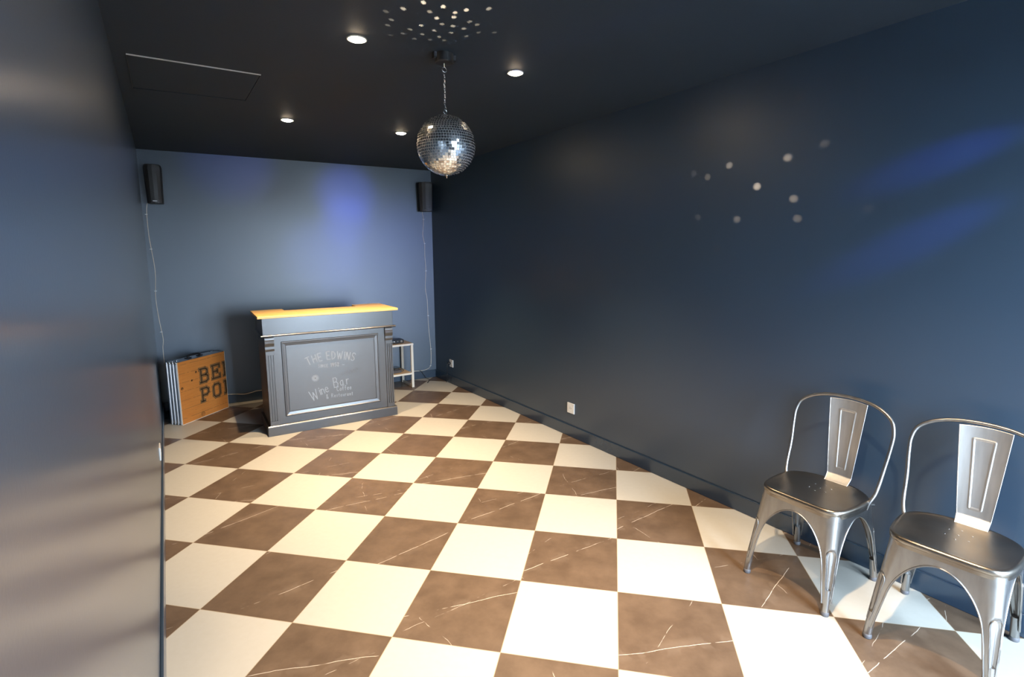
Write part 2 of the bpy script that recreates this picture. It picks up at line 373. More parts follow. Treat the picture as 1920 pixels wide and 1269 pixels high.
for k in range(nl):
    cz = z - pitch * (k + 0.5); a90 = k % 2; hl_ = pitch * 0.62; hw = 0.0042; pts = []
    for s in range(20):
        a = 2 * PI * s / 20; u = hw * math.cos(a); w = hl_ * math.copysign(abs(math.sin(a)) ** 0.8, math.sin(a))
        pts.append((0, u, w) if a90 else (u, 0, w))
    tube(b, [(p_[0] + 0.0006 * math.sin(k), p_[1], cz - H + p_[2]) for p_ in pts], 0.0011, n=6, closed=True)
o = obj('hanging_chain', b, M_CHROME, smooth=True); o.location = (BX, BY, H)
tag(o, 'thin steel link chain between the black ceiling motor and the mirror ball', 'chain')
t = thing('mirror_ball', 'round mirror ball of small square mirrors hanging from the ceiling', 'disco ball', (BX, BY, BZ), 0.05)
b = BM(); bmesh.ops.create_uvsphere(b, u_segments=64, v_segments=40, radius=BR - 0.0006); obj('ball_core', b, M_CORE, t, smooth=True)
b = BM(); rows = 35
for k in range(rows):
    th0 = PI * (k + 0.06) / rows; th1 = PI * (k + 0.94) / rows; thc = (th0 + th1) / 2
    n = max(5, int(round(2 * PI * math.sin(thc) * rows / PI))); off = random.random()
    for q in range(n):
        a0 = 2 * PI * (q + off + 0.06) / n; a1 = 2 * PI * (q + off + 0.94) / n; ac = (a0 + a1) / 2
        c = Vector((math.sin(thc) * math.cos(ac), math.sin(thc) * math.sin(ac), math.cos(thc)))
        e1 = Vector((-math.sin(ac), math.cos(ac), 0)); e2 = c.cross(e1)
        nn = (c + e1 * random.gauss(0, 0.045) + e2 * random.gauss(0, 0.045)).normalized()
        e1 = (e1 - nn * e1.dot(nn)).normalized(); e2 = nn.cross(e1)
        hw = BR * math.sin(thc) * (a1 - a0) / 2; hh = BR * (th1 - th0) / 2; cc = c * BR
        vs = [b.verts.new(cc + e1 * sx * hw + e2 * sy * hh + nn * 0.0006) for sx, sy in ((-1, -1), (1, -1), (1, 1), (-1, 1))]
        b.faces.new(vs)
obj('mirror_tiles', b, M_MIRROR, t)
b = BM(); lathe(b, [(0.010, BR - 0.002), (0.010, BR + 0.004), (0.004, BR + 0.005), (0.003, BR + 0.009)], n=16)
tube(b, [(0.0095 * math.cos(a), 0, BR + 0.0175 + 0.0095 * math.sin(a)) for a in [2 * PI * k / 24 for k in range(24)]], 0.0022, closed=True)
obj('hanging_eye', b, M_CHROME, t, smooth=True)
b = BM(); lathe(b, [(0.009, -BR + 0.001), (0.008, -BR - 0.003), (0.0022, -BR - 0.004), (0.0022, -BR - 0.013)], n=14); obj('bottom_stud', b, M_CHROME, t, smooth=True)

# mirror ball light spots: added narrow spot lamps stand in for its tile reflections
dots = [(.927, -.483, 1.0), (.88, -.391, .8), (1.007, -.495, .9), (1.099, -.521, .9), (1.071, -.475, .7), (.981, -.425, .35), (1.031, -.388, .9), (1.087, -.435, .8),
        (.877, -.27, .4), (1.004, -.286, .7), (1.074, -.349, .4), (1.123, -.356, .6), (.882, -.211, .35), (.98, -.224, .45), (1.075, -.27, .6), (1.175, -.36, .5),
        (1.205, -.426, .35), (1.163, -.434, .3), (1.148, -.29, .5), (1.046, -.206, .4), (.97, -.167, .3), (1.122, -.223, .45), (1.036, -.142, .25), (1.223, -.296, .3),
        (1.17, -.58, .6), (1.03, -.62, .9), (.93, -.60, .7), (1.10, -.17, .2), (1.16, -.20, .25), (.93, -.12, .15), (1.25, -.36, .2), (1.31, -.40, .2), (.83, -.33, .25), (.80, -.45, .15)]
def beam(loc, aim, e, col, size, blend, soft=0.003):
    return lamp('ball_glint_stand_in', 'SPOT', loc, aim, e, col, spot_size=size, spot_blend=blend, shadow_soft_size=soft)
bc = Vector((BX, BY, BZ))
for x, y, w in dots:
    aim = Vector((x, y, H)); d = (aim - bc).normalized(); src = bc + d * (BR + 0.012); dist = (aim - src).length
    beam(src, aim, 60 * w * dist * dist / 0.2, (1, 0.80, 0.55), 2 * math.atan(0.0105 / dist), 0.35)
wdots = [(-.658, 2.028, .8), (-.834, 1.891, 1.0), (-.994, 2.02, .7), (-.517, 1.98, .55), (-.418, 2.013, .3), (-.723, 1.72, .5), (-.462, 1.748, .25), (-1.039, 1.807, .5),
         (-1.065, 1.705, .4), (-1.174, 2.06, .25), (-.772, 2.333, .12), (-1.038, 2.311, .12), (-1.388, 1.732, .12), (-.603, 1.557, .15)]
for y, z, w in wdots:
    aim = Vector((WR, y, z)); d = (aim - bc).normalized(); src = bc + d * (BR + 0.012); dist = (aim - src).length
    beam(src, aim, 22 * w * dist * dist, (1, 0.80, 0.60), 2 * math.atan(0.024 / dist), 0.9)
# blue party light beams from behind the camera
BL = (0.06, 0.12, 1.0)
for aim, e, sz in (((0.616, 3.49, 2.44), 380, 8), ((1.74, 3.40, 2.20), 520, 7), ((1.72, 3.40, 1.92), 320, 6), ((1.45, 3.42, 1.50), 300, 9), ((2.3, 3.35, 1.3), 350, 20), ((XR, -1.68, 1.925), 300, 8), ((XR, -1.62, 1.60), 340, 8)):
    lamp('party_light_beam', 'SPOT', (2.35, -3.2, 2.40) if aim[0] < 2 else (2.35, -2.95, 2.30), aim, e, BL, spot_size=R(sz), spot_blend=1.0, shadow_soft_size=0.02)

# ---------------------------------------------------------------- bar counter
ANG = math.atan2(-0.0425, 1.1334)
t = thing('bar_counter', 'dark panelled bar counter with chalk lettering and a golden pine top', 'bar counter', (0.6125, 2.1656, 0), ANG)
D = 0.52
b = BM()
box(b, 0.020, 0.018, 0.088, 1.114, 0.036, 0.856)                     # front carcass
box(b, 0.020, 0.036, 0.088, 0.040, D, 0.856); box(b, 1.094, 0.036, 0.088, 1.114, D, 0.856)   # sides
box(b, 0.040, 0.036, 0.50, 1.094, D - 0.03, 0.518); box(b, 0.040, 0.036, 0.10, 1.094, D - 0.03, 0.118)
obj('counter_body', b, M_BAR, t, bevel=0.002)
b = BM()                                                              # plinth with chamfered top
prof = [(0, 0), (0, 0.080), (0.010, 0.089), (0.022, 0.089), (0.022, 0)]
prism(b, [(0, y, z) for y, z in prof], (1.134, 0, 0))
for xa, xb in ((0, 0.022), (1.112, 1.134)): box(b, xa, 0.022, 0, xb, D, 0.086)
obj('plinth', b, M_BAR, t, bevel=0.0015)
b = BM(); box(b, 0.010, 0.010, 0.872, 1.124, 0.030, 1.0155); box(b, 0.010, 0.030, 0.872, 0.028, D, 1.0155); box(b, 1.106, 0.030, 0.872, 1.124, D, 1.0155)
obj('fascia', b, M_BAR, t, bevel=0.002)
b = BM(); pr_ = [(0.018, 0.854), (0.004, 0.856), (-0.006, 0.861), (-0.007, 0.867), (-0.002, 0.8725), (0.02, 0.8735)]
prism(b, [(-0.004, y, z) for y, z in pr_], (1.152, 0, 0)); prism(b, [(x * 1 - 0.0, 0.02, z) for x, z in [(0.02, 0.854), (0.0, 0.859), (-0.004, 0.866), (0.0, 0.8735), (0.02, 0.8735)]], (0, D - 0.02, 0))
prism(b, [(1.134 - x, 0.02, z) for x, z in [(0.02, 0.854), (0.0, 0.859), (-0.010, 0.866), (0.0, 0.8735), (0.02, 0.8735)]], (0, D - 0.02, 0))
obj('waist_moulding', b, M_BAR, t, bevel=0.001)
# inset panel mould: a raised outer ridge sloping in to the chalk panel
b = BM()
def frame(bm, ox0, oz0, ox1, oz1, steps):
    """steps: list of (inset, y). builds a mitred profile frame"""
    rings = [[(ox0 + s, y, oz0 + s), (ox1 - s, y, oz0 + s), (ox1 - s, y, oz1 - s), (ox0 + s, y, oz1 - s)] for s, y in steps]
    loft(bm, rings, caps=False)
frame(b, 0.146, 0.154, 0.980, 0.808, [(0, 0.0185), (0.0, 0.012), (0.004, 0.006), (0.009, 0.006), (0.013, 0.011), (0.034, 0.014), (0.036, 0.009), (0.041, 0.009), (0.043, 0.0185)])
obj('panel_moulding', b, M_BAR, t)
b = BM(); box(b, 0.186, 0.0145, 0.194, 0.940, 0.020, 0.768); obj('chalk_panel', b, M_BARIN, t)
# pilasters with flutes and a scrolled corbel
for px0, px1 in ((0.022, 0.090), (1.044, 1.112)):
    b = BM(); w = px1 - px0; xs = [px0, px0 + 0.010]
    fl = [(px0 + w * f_, px0 + w * (f_ + 0.13)) for f_ in (0.16, 0.435, 0.71)]
    box(b, px0, 0.008, 0.089, px1, 0.019, 0.128); box(b, px0, 0.008, 0.70, px1, 0.019, 0.735)
    cur = px0
    for fa, fb in fl + [(px1, None)]:
        box(b, cur, 0.008, 0.128, fa, 0.019, 0.70)
        if fb: box(b, fa, 0.0155, 0.128, fb, 0.019, 0.70); cur = fb
    obj('pilaster', b, M_BAR, t, bevel=0.0012)
    b = BM(); cp = []
    for k in range(13):
        a = k / 12; z = 0.735 + 0.119 * a
        y = 0.010 - 0.018 * (math.sin(a * PI * 0.95 - 0.5) * 0.5 + 0.5) ** 1.3 - (0.003 * math.sin(a * PI * 4))
        cp.append((y, z))
    prism(b, [(px0 - 0.002, y, z) for y, z in cp] + [(px0 - 0.002, 0.019, 0.854), (px0 - 0.002, 0.019, 0.735)], (w + 0.004, 0, 0))
    obj('corbel', b, M_BAR, t)
b = BM(); top = [(-0.026, -0.030), (1.166, -0.030), (1.166, 0.545), (0.888, 0.545), (0.888, 0.375), (0.240, 0.375), (0.240, 0.530), (-0.026, 0.530)]
prism(b, [(x, y, 1.0155) for x, y in top], (0, 0, 0.022)); obj('wooden_top', b, M_PINE, t, bevel=0.003, seg=3)['label'] = 'golden pine top notched at the back'

# stroke lettering -------------------------------------------------
GL = {
 'T': [[(0, 1), (.7, 1)], [(.35, 1), (.35, 0)]], 'H': [[(0, 0), (0, 1)], [(.6, 0), (.6, 1)], [(0, .5), (.6, .5)]],
 'E': [[(.55, 1), (0, 1), (0, 0), (.55, 0)], [(0, .52), (.42, .52)]], 'D': [[(0, 0), (0, 1), (.3, .96), (.55, .7), (.55, .3), (.3, .04), (0, 0)]],
 'W': [[(0, 1), (.22, 0), (.45, .8), (.68, 0), (.9, 1)]], 'I': [[(.05, 0), (.05, 1)]], 'N': [[(0, 0), (0, 1), (.6, 0), (.6, 1)]],
 'S': [[(.58, .86), (.42, 1), (.18, 1), (.03, .82), (.08, .62), (.45, .42), (.58, .22), (.42, .02), (.16, 0), (0, .14)]],
 'C': [[(.55, .85), (.35, 1), (.12, .88), (0, .5), (.12, .12), (.35, 0), (.55, .15)]],
 '1': [[(.0, .8), (.18, 1), (.18, 0)]], '9': [[(.5, .6), (.28, .45), (.04, .6), (.06, .9), (.28, 1), (.5, .86), (.5, .5), (.35, 0)]],
 '5': [[(.5, 1), (.08, 1), (.04, .58), (.3, .62), (.52, .4), (.45, .1), (.2, 0), (0, .1)]], '2': [[(.02, .8), (.2, 1), (.45, .9), (.45, .65), (0, 0), (.52, 0)]],
 'i': [[(.05, 0), (.05, .55)], [(.05, .72), (.05, .78)]], 'n': [[(0, 0), (0, .55)], [(0, .4), (.18, .55), (.36, .48), (.4, 0)]],
 'e': [[(.03, .3), (.42, .32), (.36, .52), (.18, .56), (.02, .36), (.04, .12), (.2, 0), (.42, .08)]],
 'B': [[(0, 0), (0, 1), (.35, 1), (.5, .82), (.38, .55), (0, .53)], [(.38, .55), (.58, .35), (.5, .06), (.3, 0), (0, 0)]],
 'a': [[(.4, .5), (.2, .56), (.02, .36), (.04, .08), (.2, 0), (.4, .16)], [(.4, .56), (.4, .1), (.48, 0)]],
 'r': [[(0, 0), (0, .55)], [(0, .36), (.16, .54), (.34, .52)]], 'o': [[(.2, .56), (.02, .4), (.02, .14), (.2, 0), (.4, .14), (.4, .4), (.2, .56)]],
 'f': [[(.38, .92), (.24, 1), (.14, .86), (.14, 0)], [(0, .55), (.32, .55)]], '&': [[(.55, 0), (.12, .7), (.16, .96), (.34, .98), (.4, .78), (.04, .3), (.1, .04), (.32, 0), (.56, .36)]],
 'R': [[(0, 0), (0, 1), (.35, 1), (.5, .8), (.38, .55), (0, .5)], [(.25, .52), (.55, 0)]],
 's': [[(.36, .46), (.2, .56), (.05, .45), (.32, .16), (.2, 0), (.0, .08)]], 't': [[(.16, .85), (.16, .08), (.32, 0)], [(0, .58), (.34, .58)]],
 'u': [[(0, .55), (.02, .12), (.16, 0), (.36, .12)], [(.38, .55), (.38, 0)]],
 'P': [[(0, 0), (0, 1), (.38, 1), (.56, .78), (.4, .48), (0, .45)]],
 'O': [[(.18, 1), (0, .8), (0, .2), (.18, 0), (.42, 0), (.6, .2), (.6, .8), (.42, 1), (.18, 1)]],
 '~': [[(0, .45), (.25, .55), (.45, .42), (.75, .5)]],
}
def ribbon(bm, pts, w, y, thick=0.0004, clip=None):
    """flat ribbon in the x-z plane facing -y"""
    for (x0, z0), (x1, z1) in zip(pts, pts[1:]):
        d = Vector((x1 - x0, z1 - z0)); L_ = d.length or 1e-6; d /= L_; n = Vector((-d.y, d.x)) * w / 2; e = d * w * 0.38
        q = [(x0 - e.x - n.x, z0 - e.y - n.y), (x1 + e.x - n.x, z1 + e.y - n.y), (x1 + e.x + n.x, z1 + e.y + n.y), (x0 - e.x + n.x, z0 - e.y + n.y)]
        if clip: q = [(min(clip, a), c_) for a, c_ in q]
        prism(bm, [(a, y, c_) for a, c_ in q], (0, -thick, 0))
def word(bm, txt, place, h, w, y, italic=0.0, adv=None, wob=0.0):
    """place(s) -> (x, z, angle) along the baseline"""
    s = 0
    for ch in txt:
        if ch == ' ': s += 0.35 * h; continue
        st = GL[ch]; wd = max(p[0] for q in st for p in q)
        x0, z0, a = place(s + wd * h * 0.35)
        for q in st:
            pts = []
            for (u, v) in q:
                u = (u - wd / 2 + italic * v) * h * 0.72; v = v * h + random.uniform(-wob, wob)
                pts.append((x0 + u * math.cos(a) - v * math.sin(a), z0 + u * math.sin(a) + v * math.cos(a)))
            ribbon(bm, pts, w, y)
        s += (wd * 0.72 + 0.17) * h
    return s
YC = 0.0142
b = BM()
def arc(s):
    x = 0.350 + s * 1.06; u = (x - 0.35) / 0.39
    return x, 0.576 + 0.036 * math.sin(PI * min(1, max(0, u)) ** 0.9), 0.38 - 0.70 * u
word(b, 'THE EDWINS', arc, 0.070, 0.0062, YC)
o = obj('chalk_title', b, M_CHALK, t); o['label'] = 'arched chalk title reading THE EDWINS'; b = BM()
word(b, 'SINCE', lambda s: (0.433 + s * 1.38, 0.549 - 0.08 * s, -0.05), 0.026, 0.0045, YC)
word(b, '1952', lambda s: (0.541 + s * 1.3, 0.543, 0.0), 0.032, 0.0065, YC)
word(b, '~', lambda s: (0.640 + s, 0.530, 0.0), 0.040, 0.004, YC)
obj('chalk_date', b, M_CHALK, t)['label'] = 'small chalk line reading SINCE 1952'; b = BM()
word(b, 'W', lambda s: (0.398, 0.262, 0.30), 0.092, 0.0065, YC)
word(b, 'ine', lambda s: (0.441 + s * 0.88, 0.299 + s * 0.26, 0.26), 0.085, 0.0062, YC)
word(b, 'B', lambda s: (0.580, 0.351, 0.10), 0.088, 0.0065, YC)
word(b, 'a', lambda s: (0.632, 0.360, 0.10), 0.086, 0.0062, YC)
word(b, 'r', lambda s: (0.684, 0.366, 0.08), 0.086, 0.0062, YC)
obj('chalk_wine_bar', b, M_CHALK, t)['label'] = 'slanted chalk words Wine Bar'; b = BM()
word(b, 'Coffee', lambda s: (0.582 + s * 1.15, 0.313, 0.0), 0.042, 0.0048, YC)
word(b, '&', lambda s: (0.497, 0.257, 0.05), 0.038, 0.0055, YC)
word(b, 'Restaurant', lambda s: (0.532 + s * 1.25, 0.262 - s * 0.04, -0.02), 0.034, 0.0042, YC)
o = obj('chalk_small_words', b, M_CHALK, t); o['label'] = 'small chalk words Coffee & Restaurant'
b = BM()                                                              # small round flower badge
bx, bz = 0.405, 0.457
for k in range(16):
    a = 2 * PI * k / 16
    ribbon(b, [(bx + 0.012 * math.cos(a), bz + 0.012 * math.sin(a)), (bx + 0.030 * math.cos(a), bz + 0.030 * math.sin(a))], 0.0048, YC)
for rr in (0.009, 0.021): ribbon(b, [(bx + rr * math.cos(2 * PI * k / 20), bz + rr * math.sin(2 * PI * k / 20)) for k in range(21)], 0.0035, YC)
obj('chalk_flower', b, M_CHALK, t)
b = BM(); pts = []
for k in range(70):                                                   # rubbed-out scribble
    u = k / 69; pts.append((0.64 + 0.17 * u + 0.010 * math.sin(k * 1.1), 0.462 + 0.04 * u + 0.014 * math.sin(k * 1.7)))
for k in range(0, 66, 6): ribbon(b, pts[k:k + 4], 0.003, YC)
obj('rubbed_chalk_scribble', b, M_CHALKF, t)

# ---------------------------------------------------------------- folded party game table
A = Vector((0.0101, 2.9594, 0)); dv = Vector((0.715, 0.699, 0))
t = thing('folding_table', 'folded aluminium table with orange plank print and block letters leaning in the left corner', 'folding table', A, math.atan2(dv.y, dv.x))
W_, HT, th = 0.575, 0.583, 0.0285
for k in range(4):
    y0 = 0.001 + k * 0.0335
    b = BM(); c_ = 0.0145
    for z0, z1 in ((0.0, 0.026), (HT - 0.026, HT)): box(b, 0.02, y0, z0, W_ - 0.004, y0 + th, z1)
    box(b, W_ - 0.024, y0, 0.0, W_, y0 + th, HT)
    # rounded upright profile at the visible left end
    ring0 = [(0.016 - 0.016 * math.cos(a), y0 + c_ + c_ * math.sin(a), 0) for a in [PI * (s / 10 - 0.5) for s in range(11)]] + [(0.022, y0 + th, 0), (0.022, y0, 0)]
    loft(b, [[(x, y, z) for x, y, _ in ring0] for z in (0.012, HT - 0.012)])
    lathe(b, [(0.006, 0.0), (0.006, 0.012)], (0.010, y0 + c_, 0), 10); lathe(b, [(0.006, HT - 0.012), (0.006, HT - 0.002)], (0.010, y0 + c_, 0), 10)
    obj('aluminium_frame', b, M_ALU, t, bevel=0.002)
    b = BM(); box(b, 0.014, y0 + 0.003, 0.012, W_ - 0.012, y0 + th - 0.003, HT - 0.004); obj('board', b, M_FOLD, t)
b = BM(); box(b, 0.008, -0.0025, 0.004, W_ - 0.004, 0.0035, HT - 0.002); o = obj('printed_top', b, M_PRINT, t); o['label'] = 'orange printed plank surface'
b = BM(); box(b, 0.004, -0.0022, 0.0, 0.009, 0.006, HT); box(b, W_ - 0.005, -0.0022, 0.0, W_, 0.006, HT); box(b, 0.009, -0.0022, 0.0, W_ - 0.005, 0.006, 0.0045); obj('pale_edge_strip', b, M_PALE, t)
for x in (0.03, 0.075, 0.50, 0.55):                                   # latches and handle on the folded top edge
    b = BM(); lathe(b, [(0.008, HT), (0.008, HT + 0.004), (0.003, HT + 0.006)], (x, 0.07 + 0.03 * (x > .3), 0), 10); obj('latch_stud', b, M_CHROME, t)
b = BM(); tube(b, smoothpath([(0.20, 0.068, HT + 0.002), (0.21, 0.068, HT + 0.020), (0.27, 0.068, HT + 0.026), (0.33, 0.068, HT + 0.020), (0.34, 0.068, HT + 0.002)], 6), 0.010, 8)
box(b, 0.18, 0.050, HT, 0.225, 0.088, HT + 0.006); box(b, 0.315, 0.050, HT, 0.36, 0.088, HT + 0.006)
obj('carry_handle', b, M_BLACK, t, smooth=False)
def slab(ch):
    """block letters with serifs, unit height; list of strokes"""
    s = {'B': [[(.12, 0), (.12, 1)], [(0, 1), (.55, 1), (.72, .88), (.72, .64), (.55, .52), (.12, .52)], [(.55, .52), (.76, .40), (.76, .12), (.58, 0), (0, 0)]],
         'E': [[(.12, 0), (.12, 1)], [(0, 1), (.78, 1), (.78, .78)], [(.12, .52), (.56, .52)], [(.56, .64), (.56, .40)], [(0, 0), (.80, 0), (.80, .24)]],
         'P': [[(.14, 0), (.14, 1)], [(0, 1), (.58, 1), (.76, .86), (.76, .60), (.58, .46), (.14, .46)], [(-.02, 0), (.34, 0)]],
         'O': [[(.2, 1), (.04, .84), (.04, .16), (.2, 0), (.58, 0), (.74, .16), (.74, .84), (.58, 1), (.2, 1)]],
         'N': [[(.12, 0), (.12, 1)], [(-.02, 0), (.3, 0)], [(-.02, 1), (.18, 1), (.7, 0), (.7, 1)], [(.56, 1), (.86, 1)]]}
    return s[ch]
letters = [('B', 0.245, 0.338, 0.128), ('E', 0.392, 0.340, 0.128), ('E', 0.540, 0.342, 0.128), ('P', 0.242, 0.155, 0.122), ('O', 0.392, 0.157, 0.122), ('N', 0.540, 0.160, 0.122)]
for nm, w, y, mt in (('letter_outline', 0.043, -0.0026, M_INK), ('letter_inline', 0.032, -0.0030, M_INK2), ('letter_core', 0.021, -0.0034, M_INK)):
    b = BM()
    for ch, x, z, h in letters:
        for q in slab(ch):
            pts = [(x + u * h * 0.98, z + v * h) for u, v in q]
            if min(p_[0] for p_ in pts) > W_ - 0.016: continue
            pts = [(min(p_[0], W_ - 0.008), p_[1]) for p_ in pts]
            ribbon(b, pts, w * 0.82, y, 0.0004, clip=W_ - 0.006)
    obj(nm, b, mt, t)
for cx_, cz_, rr in ((0.245, 0.035, 0.022), (0.205, 0.452, 0.009), (0.150, 0.385, 0.008), (0.035, 0.335, 0.012)):
    b = BM()                                                          # small printed rosette at the lower edge and blots
    for q in range(3): ribbon(b, [(cx_ + rr * (1 - q * .33) * math.cos(2 * PI * k / 14), cz_ + rr * (1 - q * .33) * math.sin(2 * PI * k / 14)) for k in range(15 if q != 1 else 10)], 0.003, -0.0026)
    obj('printed_rosette', b, M_INK, t)

# ---------------------------------------------------------------- low shelf behind the counter
SX1, SY0 = 2.295, 2.995
t = thing('shelf_unit', 'low pale wooden shelf unit with two shelves beside the bar counter', 'shelf', ((SX1 + 1.72) / 2, SY0 + 0.15, 0))
ox, oy = t.location.x, t.location.y
def lb(b, x0, y0, z0, x1, y1, z1): box(b, x0 - ox, y0 - oy, z0, x1 - ox, y1 - oy, z1)
SY1 = 3.320
for xa in (1.72, SX1 - 0.028):
    for ya, yc in ((SY0, SY0 + 0.026), (SY1 - 0.026, SY1)):
        b = BM(); lb(b, xa, ya, 0, xa + 0.028, yc, 0.500); obj('leg', b, M_PALE, t, bevel=0.0015)
    b = BM(); lb(b, xa + 0.004, SY0 + 0.026, 0, xa + 0.024, SY1 - 0.026, 0.026); obj('floor_rail', b, M_PALE, t, bevel=0.001)
for z in (0.500, 0.158):
    b = BM(); xa, xb = (1.715, SX1 + 0.002) if z > .3 else (1.75, SX1 - 0.029)
    lb(b, xa, SY0, z, xb, SY1, z + 0.018)
    o = obj('shelf_board', b, M_PLY, t, bevel=0.001)
    b = BM(); lb(b, xa, SY0 - 0.003, z - 0.003, xb, SY0 - 0.0005, z + 0.0185); obj('front_edging', b, M_PALE, t)
# small amplifier
t = thing('amplifier', 'small black stereo amplifier with silver knobs on the top shelf', 'amplifier', (2.125, 3.125, 0.518), R(3))
b = BM(); box(b, -0.085, -0.060, 0.004, 0.085, 0.060, 0.046)
for x in (-0.07, 0.07):
    for y in (-0.045, 0.045): lathe(b, [(0.007, 0), (0.007, 0.004)], (x, y, 0), 10)
obj('case', b, M_BLACK, t, bevel=0.004)
for x, r in ((0.052, 0.0155), (-0.030, 0.010), (-0.058, 0.010)):
    b = BM(); lathe(b, [(r, -0.060), (r, -0.072), (r * 0.85, -0.074), (r * .3, -0.0745)], (x, 0, 0.026), 20, axis='y'); obj('knob', b, M_CHROME, t, smooth=False, bevel=0.001)
b = BM(); prism(b, [(0.004, -0.0605, 0.028), (0.018, -0.0605, 0.028), (0.011, -0.0605, 0.022)], (0, -0.0008, 0)); obj('front_mark', b, M_WHITE, t)
# power adapter with its lead on the lower shelf
t = thing('power_adapter', 'dark power adapter with a looped black lead on the lower shelf', 'adapter', (2.12, 3.09, 0.1765), R(10))
b = BM(); box(b, -0.055, -0.030, 0.0, 0.050, 0.028, 0.030); obj('adapter_body', b, pm('grey_adapter_plastic', (0.10, 0.09, 0.09), 0.4), t, bevel=0.004)
b = BM(); tube(b, smoothpath([(0.05, 0, 0.012), (0.085, -0.01, 0.010), (0.10, 0.03, 0.022), (0.05, 0.05, 0.055), (0.0, 0.035, 0.065), (-0.03, 0.05, 0.04), (-0.08, 0.06, 0.004), (-0.02, 0.09, 0.004), (0.06, 0.085, 0.030), (0.09, 0.06, 0.004)], 6), 0.0028, 6)
obj('lead', b, M_BLACK, t, smooth=True)

# ---------------------------------------------------------------- wall speakers
def speaker(name, x, zc, yaw, label, w=0.135, h=0.350, d=0.115):
    t = thing(name, label, 'speaker', (x, yb(x) - 0.045, zc - h / 2), yaw)
    b = BM()
    ring = [(-w / 2, 0.0), (-w / 2, -d * .72), (-w * .44, -d * .86), (-w * .25, -d * .95), (0, -d * .98), (w * .25, -d * .95), (w * .44, -d * .86), (w / 2, -d * .72), (w / 2, 0.0), (w * .3, 0.012), (-w * .3, 0.012)]
    def sc(f, z): return [(px * f, py * (0.9 + 0.1 * f), z) for px, py in ring]
    loft(b, [sc(.86, 0), sc(.92, .006), sc(.93, .02), sc(1.02, h - .060), sc(1.03, h - .045), sc(1.02, h - .02), sc(.95, h - .006), sc(.86, h)])
    obj('cabinet', b, M_BLACK, t, bevel=0.001)
    b = BM(); g = [(px * .92, py * 1.035) for px, py in ring[2:7]]; g = [(-w * .46, -d * .80)] + g + [(w * .46, -d * .80)]
    loft(b, [[(px * (.92 + .09 * z / h), py * (.99 + .03 * z / h), z) for px, py in g] for z in (.03, .10, .2, h - .058)], closed=False)
    o = obj('grille', b, M_GRILLE, t); md = o.modifiers.new('s', 'SOLIDIFY'); md.thickness = 0.002
    b = BM(); box(b, -0.017, -d * 1.035 - 0.003, 0.0155, 0.019, -d * 1.0, 0.0225); obj('badge', b, M_CHROME, t)
    b = BM(); box(b, -0.02, 0.010, h * .35, 0.02, 0.0445, h * .65); obj('wall_bracket', b, M_BLACK, t)
    b = BM(); lathe(b, [(0.004, h), (0.004, h + .012)], (0, -d * .3, 0), 8); obj('top_stud', b, M_BLACK, t)
speaker('wall_speaker', -0.020, 2.195, R(-4), 'black speaker high in the left corner of the blue end wall')
speaker('wall_speaker', 2.636, 2.20, R(-24), 'black speaker high in the right corner of the blue end wall', w=0.165, h=0.335, d=0.10)

# ---------------------------------------------------------------- wires, clips
def wpt(x, z, off=0.004): return (x, yb(x) - off, z)
lw = [(-0.092, 2.03), (-0.103, 1.934), (-0.104, 1.73), (-0.097, 1.62), (-0.083, 1.382), (-0.100, 1.127), (-0.090, 0.919), (-0.074, 0.732), (-0.083, 0.64), (-0.084, 0.52), (-0.080, 0.35), (-0.06, 0.15)]
pts = [wpt(x, z) for x, z in lw] + [wpt(0.05, 0.103, 0.016), wpt(0.25, 0.104, 0.016), wpt(0.447, 0.100, 0.016), wpt(0.568, 0.084, 0.016), wpt(0.609, 0.084, 0.016), wpt(0.670, 0.094, 0.016), wpt(0.752, 0.102, 0.016), wpt(1.2, 0.09, 0.016), wpt(1.65, 0.06, 0.02)]
b = BM(); q = smoothpath(pts, 6)
for s in (-1, 1): tube(b, [p_ + Vector((s * 0.0013, 0, 0.0013 * s)) for p_ in q], 0.0016, 6)
tag(obj('speaker_wire', b, M_WIRE, smooth=True), 'pale speaker wire running down the left corner and along the foot of the end wall', 'wire')
rw = [(2.606, 2.036), (2.616, 1.968), (2.616, 1.878), (2.606, 1.759), (2.624, 1.639), (2.623, 1.509), (2.630, 1.35), (2.618, 1.121), (2.636, 0.966), (2.640, 0.732), (2.648, 0.558), (2.663, 0.382), (2.664, 0.24), (2.644, 0.140), (2.562, 0.104), (2.448, 0.106), (2.35, 0.112)]
b = BM(); q = smoothpath([wpt(x, z, 0.004 if z > .15 else 0.016) for x, z in rw], 6)
for s in (-1, 1): tube(b, [p_ + Vector((s * 0.0014, 0, 0.0012 * s)) for p_ in q], 0.0017, 6)
tag(obj('speaker_wire', b, M_WIRE, smooth=True), 'pale speaker wire running down the right corner towards the shelf unit', 'wire')
def clip(x, z, label, grp, s):
    b = BM(); box(b, -0.006, -0.006, -0.003, 0.006, 0.0, 0.003); lathe(b, [(0.0018, -0.008), (0.0018, -0.005)], (s * 0.010, 0, 0), 8, axis='y'); box(b, min(0, s * 0.014), -0.005, -0.0022, max(0, s * 0.014), 0, 0.0022)
    o = obj('cable_clip', b, M_CLIP); o.location = (x, yb(x) - 0.0015, z); tag(o, label, 'cable clip', grp)
for x, z, w_ in ((-0.104, 1.925, 'topmost white clip on the left wire, just under the left speaker'), (-0.094, 1.60, 'second white clip down the left corner wire'),
                 (-0.092, 1.20, 'third white clip down the left corner wire'), (-0.08, 0.80, 'lowest white clip on the left wire, above the folded table')): clip(x, z, w_, 'cable clips of the left wire', -1)
